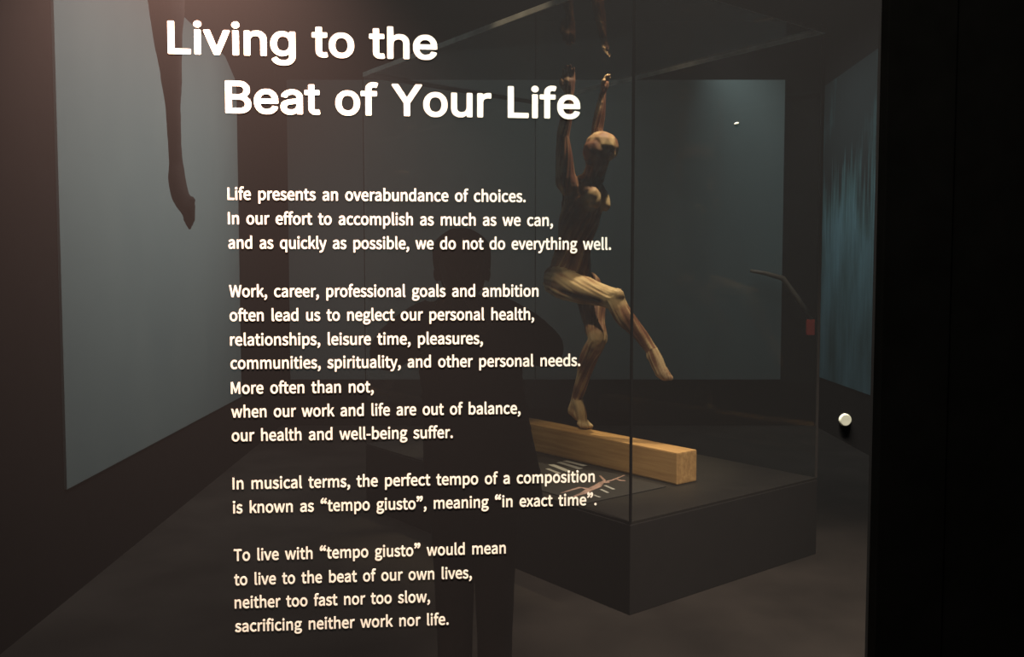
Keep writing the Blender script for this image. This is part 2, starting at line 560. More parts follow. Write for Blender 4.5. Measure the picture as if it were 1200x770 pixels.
def hand(root, tip, side, palm_n, sc_=1.0):
    """Slim hand from wrist towards tip: palm, four unequal fingers, a thumb from the side of the palm."""
    ax = (tip - root).normalized()
    side = (side - ax * side.dot(ax)).normalized()
    nn = ax.cross(side)
    L = (tip - root).length
    out = limb([root, root + ax * L * 0.22, root + ax * L * 0.46], [(0.021, 0.017, 0.02), (0.030, 0.020, 0.02), (0.032, 0.018, 0.02)], math.atan2(side.y, side.x))
    for k, (off, ln) in enumerate(((-0.026, 0.86), (-0.009, 0.98), (0.009, 1.0), (0.026, 0.90))):
        b_ = root + ax * L * 0.44 + side * off
        e_ = root + ax * L * ln + side * off * 1.25
        m_ = mid(b_, e_, 0.5) + nn * 0.006
        out += limb([b_, m_, e_ - nn * 0.004], [0.0105, 0.0095, 0.0075], step=0.4)
    out += limb([root + ax * L * 0.16 - side * 0.022, root + ax * L * 0.36 - side * 0.046, root + ax * L * 0.56 - side * 0.050], [0.014, 0.011, 0.009], step=0.4)
    return out


# right arm straight up, near the viewer; left arm straight up behind the head
pcs += limb([J['shR'] + S * 0.03 - Z * 0.03, J['shR'] + Z * 0.02], [0.062, 0.060])
pcs += limb([J['shR'], mid(J['shR'], J['elR']), J['elR'], mid(J['elR'], J['wrR'], 0.35), J['wrR']], [0.058, 0.052, 0.038, 0.037, 0.022])
pcs += hand(J['wrR'] - Z * 0.01, J['tipR'], Vector((1, 0.2, 0)), F)
pcs += limb([J['shL'] - S * 0.03 - Z * 0.03, J['shL'] + Z * 0.02], [0.060, 0.058])
pcs += limb([J['shL'], mid(J['shL'], J['elL']), J['elL'], mid(J['elL'], J['wrL'], 0.35), J['wrL']], [0.054, 0.046, 0.036, 0.035, 0.020])
pcs += hand(J['wrL'] - Z * 0.01, J['tipL'] + Vector((0.0, 0, 0.0)), Vector((0.35, 0.94, 0)), F)
# standing (left) leg, on the ball of the foot
pcs += limb([J['hipS'], mid(J['hipS'], J['kneeS'], 0.35) + F * 0.01, mid(J['hipS'], J['kneeS'], 0.75), J['kneeS'], mid(J['kneeS'], J['ankle'], 0.3) - F * 0.025, mid(J['kneeS'], J['ankle'], 0.65) - F * 0.01, J['ankle']],
            [0.088, 0.080, 0.062, 0.054, 0.054, 0.040, 0.032])
pcs += [ell(J['kneeS'] + F * 0.018, (0.040, 0.036, 0.044))]
pcs += limb([J['ankle'], J['heel'] - Z * 0.005], [0.032, 0.029])
pcs += limb([J['ankle'], mid(J['ankle'], J['ball'], 0.5) + F * 0.012, J['ball']], [0.033, 0.031, 0.026])
pcs += limb([J['heel'], mid(J['heel'], J['ball'])], [0.028, 0.026])
for k in range(5):
    o_ = S * (-0.028 + 0.014 * k) * -1
    pcs += limb([J['ball'] + o_ * 0.8, J['ball'] + F * 0.04 + o_ - Z * 0.014], [0.017, 0.0125 if k else 0.015], step=0.4)
# raised (right) leg: thigh level, shin slanting down, toes pointed
pcs += limb([J['hipR'], mid(J['hipR'], J['kneeR'], 0.35), mid(J['hipR'], J['kneeR'], 0.75), J['kneeR']], [0.092, 0.083, 0.064, 0.056])
pcs += [ell(J['kneeR'] + Vector((0.018, -0.02, 0.014)), 0.044)]
sh = (J['ankR'] - J['kneeR']).normalized()
bk = Vector((-0.75, 0.2, -0.55)).normalized()
pcs += limb([J['kneeR'], mid(J['kneeR'], J['ankR'], 0.32) + bk * 0.012, mid(J['kneeR'], J['ankR'], 0.68), J['ankR']], [0.056, 0.054, 0.038, 0.031])
pcs += [ell(J['ankR'] + bk * 0.025 + sh * 0.02, 0.026)]
pcs += limb([J['ankR'], mid(J['ankR'], J['ballR'], 0.5), J['ballR'], mid(J['ballR'], J['toeR'], 0.6)], [0.034, 0.038, 0.034, 0.024])
tp = (J['toeR'] - J['ballR']).normalized()
sd = tp.cross(Vector((0, -1, 0.2))).normalized()
for k in range(5):
    o_ = sd * (-0.024 + 0.012 * k)
    pcs += limb([J['ballR'] + o_, J['toeR'] + o_ * 0.75 - tp * 0.006 * k], [0.014, 0.011 if k else 0.013], step=0.4)


def muscle_shape(me):
    """Carve fibre grooves into the surface and paint the two tissues: tan tendon and fat, red-brown muscle, with the lit chest and shaded face worked in."""
    n = len(me.vertices)
    co_ = np.empty(n * 3)
    me.vertices.foreach_get('co', co_)
    co_ = co_.reshape(-1, 3)
    no_ = np.empty(n * 3)
    me.vertex_normals.foreach_get('vector', no_)
    no_ = no_.reshape(-1, 3)
    segs = [('hipS', 'kneeS', 0.22), ('kneeS', 'ankle', 0.38), ('hipR', 'kneeR', 0.66), ('kneeR', 'ankR', 0.30), ('ankR', 'toeR', 0.62),
            ('ankle', 'ball', 0.72), ('shR', 'elR', 0.22), ('elR', 'wrR', 0.20), ('wrR', 'tipR', 0.1), ('shL', 'elL', 0.3), ('elL', 'wrL', 0.25), ('wrL', 'tipL', 0.25),
            ('pelvis', 'waist', 0.22), ('waist', 'chest', 0.10), ('chest', 'neck', 0.12)]
    best = np.full(n, 1e9)
    along = np.zeros(n)
    tan = np.zeros(n)
    ang = np.zeros(n)
    for a_, b_, tw in segs:
        pa, pb = np.array(J[a_][:]), np.array(J[b_][:])
        d = pb - pa
        L = np.linalg.norm(d)
        d /= L
        t_ = np.clip((co_ - pa) @ d, 0, L)
        q = co_ - pa - t_[:, None] * d
        dist = np.linalg.norm(q, axis=1)
        ref = np.cross(d, [0.3, 0.9, 0.1])
        ref /= np.linalg.norm(ref)
        rf2 = np.cross(d, ref)
        ang_ = np.arctan2(q @ ref, q @ rf2) + t_ * 3.0
        k = dist < best
        best[k] = dist[k]
        along[k] = t_[k] + hash(a_ + b_) % 1 + len(a_) * 0.37
        tan[k] = tw
        ang[k] = ang_[k]
    hcv = np.array(hc[:])
    hd = np.linalg.norm(co_ - hcv, axis=1)
    skull = np.clip((0.135 - hd) / 0.03, 0, 1)
    faced = (co_ - hcv) @ np.array(fd[:])
    bust = np.zeros(n)
    for bn in ('brR', 'brL'):
        bust = np.maximum(bust, np.clip(1.5 - np.linalg.norm(co_ - np.array((J[bn] - F * 0.03)[:]), axis=1) / 0.075, 0, 1))
    knees = np.zeros(n)
    for bn, rad in (('kneeR', 0.085), ('kneeS', 0.06)):
        knees = np.maximum(knees, np.clip(1.6 - np.linalg.norm(co_ - np.array(J[bn][:]), axis=1) / rad, 0, 1))
    g = np.zeros(n)
    tn = np.zeros(n)
    blots = np.zeros(n)
    for i in range(n):
        nzv = noise.fractal(Vector((math.cos(ang[i]) * 2.6, math.sin(ang[i]) * 2.6, along[i] * 2.2)), 0.9, 2.0, 3)
        g[i] = nzv
        blot = noise.noise(Vector(co_[i]) * 11.0)
        blots[i] = 0.6 * blot + 0.4 * noise.noise(Vector(co_[i]) * 27.0)
        tn[i] = tan[i] + 0.5 * nzv + 0.4 * blot
    tn = np.maximum(tn * (1 - 0.3 * skull), np.clip((0.15 - hd) / 0.06, 0, 1) * (0.70 + 0.9 * blots - 0.55 * np.clip((faced - 0.02) / 0.09, 0, 1)))  # face side made darker: its shade is put into the tissue tone
    tn = np.maximum(tn, bust * 0.8)  # chest tissue, its tan spread over the part the light catches
    tn = np.maximum(tn, knees * 0.95)
    butt = np.clip(1.4 - np.linalg.norm(co_ - np.array((J['pelvis'] - F * 0.05 - S * 0.07 - Z * 0.02)[:]), axis=1) / 0.10, 0, 1)
    tn = np.maximum(tn, butt * 0.7)
    # the deep furrow along the raised thigh
    pa, pb = np.array(J['hipR'][:]), np.array(J['kneeR'][:])
    d = (pb - pa) / np.linalg.norm(pb - pa)
    al = (co_ - pa) @ d
    q = co_ - pa - al[:, None] * d
    L = np.linalg.norm(pb - pa)
    band = np.exp(-((q[:, 2] + 0.034 - 0.012 * al / L) / 0.011) ** 2) * (q[:, 0] < 0.05) * np.clip((al - 0.03) / 0.05, 0, 1) * np.clip((L - 0.02 - al) / 0.05, 0, 1) * (np.linalg.norm(q, axis=1) < 0.11)
    tn = tn - 0.9 * band
    tn = np.clip(tn, 0, 1)
    dep = 0.008 * g * (1 - skull * 0.8) * np.clip(best / 0.05, 0, 1)
    dep -= 0.012 * band
    # eye sockets
    for s in (-1, 1):
        e = np.array((hc + fd * 0.088 + hs * 0.032 * s - hu * 0.004)[:])
        dep -= 0.016 * np.exp(-(np.linalg.norm(co_ - e, axis=1) / 0.016) ** 2)
    co_ += no_ * dep[:, None]
    me.vertices.foreach_set('co', co_.ravel())
    at = me.attributes.new('tissue', 'FLOAT', 'POINT')
    at.data.foreach_set('value', tn.astype(np.float32))
    me.update()


def tissue_mat():
    m, nt, p = nodes_of('preserved muscle and tendon')
    p.inputs['Roughness'].default_value = 0.6
    p.inputs['Specular IOR Level'].default_value = 0.25
    at = nt.nodes.new('ShaderNodeAttribute')
    at.attribute_name = 'tissue'
    cr = nt.nodes.new('ShaderNodeValToRGB')
    e = cr.color_ramp.elements
    e[0].position = 0.0
    e[0].color = (0.10, 0.035, 0.025, 1)
    e[1].position = 0.9
    e[1].color = (0.60, 0.46, 0.27, 1)
    k = e.new(0.4)
    k.color = (0.26, 0.13, 0.075, 1)
    k = e.new(0.6)
    k.color = (0.46, 0.32, 0.18, 1)
    nt.links.new(at.outputs['Fac'], cr.inputs['Fac'])
    nt.links.new(cr.outputs['Color'], p.inputs['Base Color'])
    return m


M['tissue'] = tissue_mat()
figure = flesh('muscle_figure', pcs, 0.0065, 'tissue', smooth=7, shape=muscle_shape)
tag(figure, 'skinless tan and red muscle figure balancing on one leg on the wooden beam, arms raised', 'figure')

# ---------------------------------------------------------------- plaque with a small picture, on the plinth in front of the beam
zt = ZB + 0.001
plq = thing('information_plaque', in_case(0.36, 0.80, zt), 'dark flat plaque with pale text lines and a small pink figure', 'plaque')
into(plq, box('plate', in_case(0.06, 0.34, zt), A * 0.54, B * 0.95, Z * 0.004, 'plaque', bevel=0.001))
pz = zt + 0.0042


def bar(p, q, wd):
    p, q = Vector((p[0], p[1], pz)), Vector((q[0], q[1], pz))
    d = (q - p).normalized()
    n = Vector((-d.y, d.x, 0))
    bm = bmesh.new()
    box_bm(bm, p - n * wd / 2, q - p, n * wd, (0, 0, 0.0012))
    return bm


for p_, q_, wd_ in (((0.297, 4.928), (0.401, 4.792), 0.030), ((0.262, 4.890), (0.370, 4.716), 0.034), ((0.216, 4.830), (0.300, 4.654), 0.034), ((0.19, 4.72), (0.25, 4.60), 0.022),
                    ((0.460, 4.330), (0.496, 4.248), 0.016), ((0.432, 4.248), (0.459, 4.178), 0.014), ((0.387, 4.135), (0.412, 4.090), 0.012)):
    into(plq, from_bm('text_line', bar(p_, q_, wd_), 'ink'))
pic = bmesh.new()


def stroke(pts, radii):
    tube_bm(pic, [(x, y, pz + 0.001) for x, y in pts], radii, 10)


stroke([(0.335, 4.16), (0.375, 4.24), (0.420, 4.31), (0.452, 4.40)], [0.016, 0.020, 0.022, 0.014])
stroke([(0.335, 4.16), (0.31, 4.135), (0.29, 4.10)], [0.014, 0.010, 0.006])
stroke([(0.375, 4.25), (0.335, 4.29), (0.235, 4.175)], [0.015, 0.011, 0.006])
stroke([(0.445, 4.38), (0.47, 4.44), (0.458, 4.55)], [0.010, 0.008, 0.006])
stroke([(0.452, 4.39), (0.515, 4.455), (0.585, 4.56)], [0.010, 0.007, 0.006])
stroke([(0.535, 4.475), (0.552, 4.44), (0.575, 4.435)], [0.006, 0.009, 0.007])
bmesh.ops.create_icosphere(pic, subdivisions=2, radius=0.019, matrix=Matrix.Translation((0.475, 4.405, pz)))
bmesh.ops.scale(pic, vec=(1, 1, 0.18), space=Matrix.Translation((0, 0, -pz)), verts=pic.verts)
into(plq, from_bm('figure_picture', pic, 'ink_pink', smooth=True))

# ---------------------------------------------------------------- suspended dark figure at the left
AX, AY = -1.25, 3.3
apc = []
apc += limb([(-1.285, AY, 2.66), (-1.268, AY, 2.44), (-1.262, AY - 0.01, 2.315), (-1.256, AY, 2.182), (-1.251, AY, 2.052), (-1.2475, AY, 1.917), (-1.243, AY, 1.83)],
            [0.098, 0.066, 0.053, 0.040, 0.028, 0.0255, 0.027])
apc += limb([(-1.243, AY, 1.84), (-1.238, AY - 0.01, 1.790), (-1.224, AY - 0.02, 1.735), (-1.207, AY - 0.03, 1.69)], [0.028, 0.033, 0.034, 0.024])
for k in range(5):
    x_ = -1.222 + 0.010 * k
    apc += limb([(x_ + 0.002, AY - 0.02, 1.72), (x_ + 0.012 * (1 - k / 4) + 0.008, AY - 0.03, 1.612 + 0.014 * abs(k - 2))], [0.013, 0.009], step=0.4)
apc += limb([(-1.30, AY, 2.63), (-1.34, AY, 2.74), (-1.36, AY, 2.92), (-1.36, AY, 3.12), (-1.36, AY, 3.24)], [(0.11, 0.10, 0.1), (0.15, 0.10, 0.1), (0.115, 0.085, 0.08), (0.15, 0.095, 0.08), (0.06, 0.055, 0.05)])
apc += limb([(-1.43, AY, 2.68), (-1.46, AY - 0.26, 2.74), (-1.45, AY - 0.34, 2.72), (-1.43, AY - 0.02, 2.62), (-1.43, AY + 0.06, 2.62)], [0.10, 0.07, 0.055, 0.036, 0.034])
apc += limb([(-1.43, AY + 0.06, 2.62), (-1.43, AY + 0.22, 2.66)], [0.034, 0.018])
apc += [ell((-1.36, AY - 0.02, 3.38), (0.078, 0.095, 0.115)), ell((-1.36, AY - 0.08, 3.31), (0.045, 0.045, 0.05))]
apc += limb([(-1.36, AY - 0.105, 3.385), (-1.36, AY - 0.125, 3.35)], [0.012, 0.015], step=0.3)
for s in (-1, 1):
    apc += limb([(-1.36 + 0.15 * s, AY, 3.20), (-1.36 + 0.17 * s, AY - 0.02, 3.40), (-1.36 + 0.12 * s, AY, 3.58), (-1.36 + 0.04 * s, AY + 0.02, 3.76)], [0.055, 0.045, 0.036, 0.024])
    for k in range(4):
        apc += limb([(-1.36 + 0.035 * s, AY + 0.02, 3.765 + 0.018 * k), (-1.36 + 0.02 * s, AY - 0.015, 3.77 + 0.018 * k), (-1.36 - 0.012 * s, AY - 0.012, 3.77 + 0.018 * k)], [0.012, 0.011, 0.010], step=0.4)
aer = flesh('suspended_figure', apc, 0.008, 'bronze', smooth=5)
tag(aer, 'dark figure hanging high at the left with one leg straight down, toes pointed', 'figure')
tag(tube('hanging_rope', [(-1.36, AY, 3.5), (-1.362, AY, 3.7), (-1.36, AY, CEIL - 0.001)], 0.012, 'rope'), 'dark rope holding the hanging figure to the ceiling', 'rope')

# ---------------------------------------------------------------- the visitor seen as a dark silhouette
px, py = -0.125, 2.75
vis = thing('person', (px, py, 0), 'person in a long dark coat with bent elbows, a dark silhouette behind the white text', 'person')
hx = -0.155
body = []
body += [ell((hx, py, 1.475), (0.076, 0.092, 0.100)), ell((hx, py - 0.022, 1.43), (0.062, 0.070, 0.078)), ell((hx, py - 0.055, 1.385), (0.034, 0.030, 0.028))]
body += limb([(hx, py - 0.09, 1.452), (hx, py - 0.108, 1.424)], [0.010, 0.013], step=0.25)
body += limb([(hx - 0.022, py - 0.088, 1.394), (hx, py - 0.094, 1.394), (hx + 0.022, py - 0.088, 1.394)], 3 * [0.008], step=0.25)
for s in (-1, 1):
    body += limb([(hx + 0.014 * s, py - 0.088, 1.468), (hx + 0.046 * s, py - 0.076, 1.466)], [0.010, 0.010], step=0.25)
    body += [ell((hx + 0.079 * s, py, 1.44), (0.012, 0.018, 0.028))]
body += limb([(hx, py + 0.012, 1.40), (hx, py + 0.02, 1.30)], [0.052, 0.056])
body += limb([(px, py, 1.26), (px, py, 1.05), (px, py, 0.86)], [(0.15, 0.09, 0.08), (0.13, 0.09, 0.08), (0.15, 0.10, 0.09)])
for s, lx in ((-1, -0.182), (1, -0.055)):
    body += limb([(lx + 0.01 * s, py, 0.84), (lx, py, 0.62), (lx, py - 0.01, 0.46), (lx, py + 0.012, 0.32), (lx, py + 0.01, 0.09)], [0.082, 0.066, 0.052, 0.052, 0.036])
    body += limb([(lx, py + 0.02, 0.05), (lx + 0.012 * s, py - 0.08, 0.04), (lx + 0.018 * s, py - 0.15, 0.03)], [0.045, 0.042, 0.030])
ELB = {-1: Vector((-0.372, py - 0.10, 1.205)), 1: Vector((0.100, py - 0.10, 1.215))}
SHO = {-1: Vector((-0.285, py, 1.300)), 1: Vector((-0.020, py, 1.312))}
WR = {-1: Vector((-0.215, py - 0.30, 1.285)), 1: Vector((-0.070, py - 0.30, 1.285))}
for s in (-1, 1):
    body += limb([SHO[s], ELB[s], WR[s]], [0.045, 0.034, 0.024])
    tipv = WR[s] + Vector((0.055 * -s, -0.06, 0.12))
    body += hand(WR[s], tipv, Vector((0.35 * s, -0.9, 0)) * -1, NRM)
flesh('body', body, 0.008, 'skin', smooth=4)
bo = bpy.data.objects['body']
into(vis, bo)
coat = []
coat += limb([(px - 0.02, py + 0.005, 1.325), (px - 0.01, py, 1.24), (px + 0.0, py, 1.10), (px + 0.015, py, 0.96), (px + 0.03, py, 0.82), (px + 0.034, py, 0.74)],
             [(0.105, 0.085, 0.05), (0.175, 0.115, 0.07), (0.172, 0.125, 0.06), (0.180, 0.135, 0.06), (0.195, 0.145, 0.05), (0.200, 0.150, 0.045)], step=0.5)
for s in (-1, 1):
    coat += limb([SHO[s] + Vector((-0.015 * s, 0, -0.01)), mid(SHO[s], ELB[s]), ELB[s], mid(ELB[s], WR[s], 0.5), mid(ELB[s], WR[s], 0.92)], [0.070, 0.068, 0.060, 0.050, 0.042])
coat += limb([(hx - 0.05, py - 0.03, 1.345), (hx, py - 0.06, 1.325), (hx + 0.05, py - 0.03, 1.345)], [0.026] * 3)
coat += limb([(hx - 0.06, py + 0.02, 1.35), (hx, py + 0.065, 1.36), (hx + 0.06, py + 0.02, 1.35)], [0.026] * 3)
into(vis, flesh('coat', coat, 0.010, 'coat', smooth=5))
hair = [ell((hx, py + 0.018, 1.496), (0.084, 0.090, 0.092)), ell((hx, py + 0.045, 1.44), (0.076, 0.060, 0.085))]
for s in (-1, 1):
    hair += limb([(hx + 0.02 * s, py - 0.055, 1.555), (hx + 0.066 * s, py - 0.03, 1.525), (hx + 0.078 * s, py + 0.01, 1.45)], [0.026, 0.022, 0.012])
into(vis, flesh('hair', hair, 0.007, 'hair', smooth=3))
for s, lx in ((-1, -0.182), (1, -0.055)):
    tr_ = limb([(lx + 0.01 * s, py, 0.84), (lx, py, 0.62), (lx, py - 0.005, 0.44), (lx, py + 0.01, 0.28), (lx, py + 0.008, 0.10)], [0.090, 0.076, 0.066, 0.060, 0.056])
    into(vis, flesh('trouser_leg', tr_, 0.010, 'trouser', smooth=4))

# ---------------------------------------------------------------- small things at the far right
rod = thing('wall_rod', (2.60, 8.5, 1.2), 'thin brown bent rod with a red end, on the dark wall right of the case', 'rod')
into(rod, tube('rod', [(2.27, 8.42, 1.512), (2.40, 8.42, 1.49), (2.576, 8.42, 1.442), (2.72, 8.42, 1.25), (2.851, 8.42, 1.05)], [0.016, 0.02, 0.026, 0.024, 0.022], 'rod'))
into(rod, box('red_end', (2.815, 8.40, 0.90), (0.07, 0, 0), (0, 0.05, 0), (0.0, 0, 0.15), 'red', bevel=0.008))
into(rod, tube('bracket', [(2.68, 8.42, 1.30), (2.68, 8.599, 1.30)], 0.012, 'seal'))
into(rod, tube('bracket', [(2.85, 8.44, 0.97), (2.85, 8.599, 0.97)], 0.012, 'seal'))

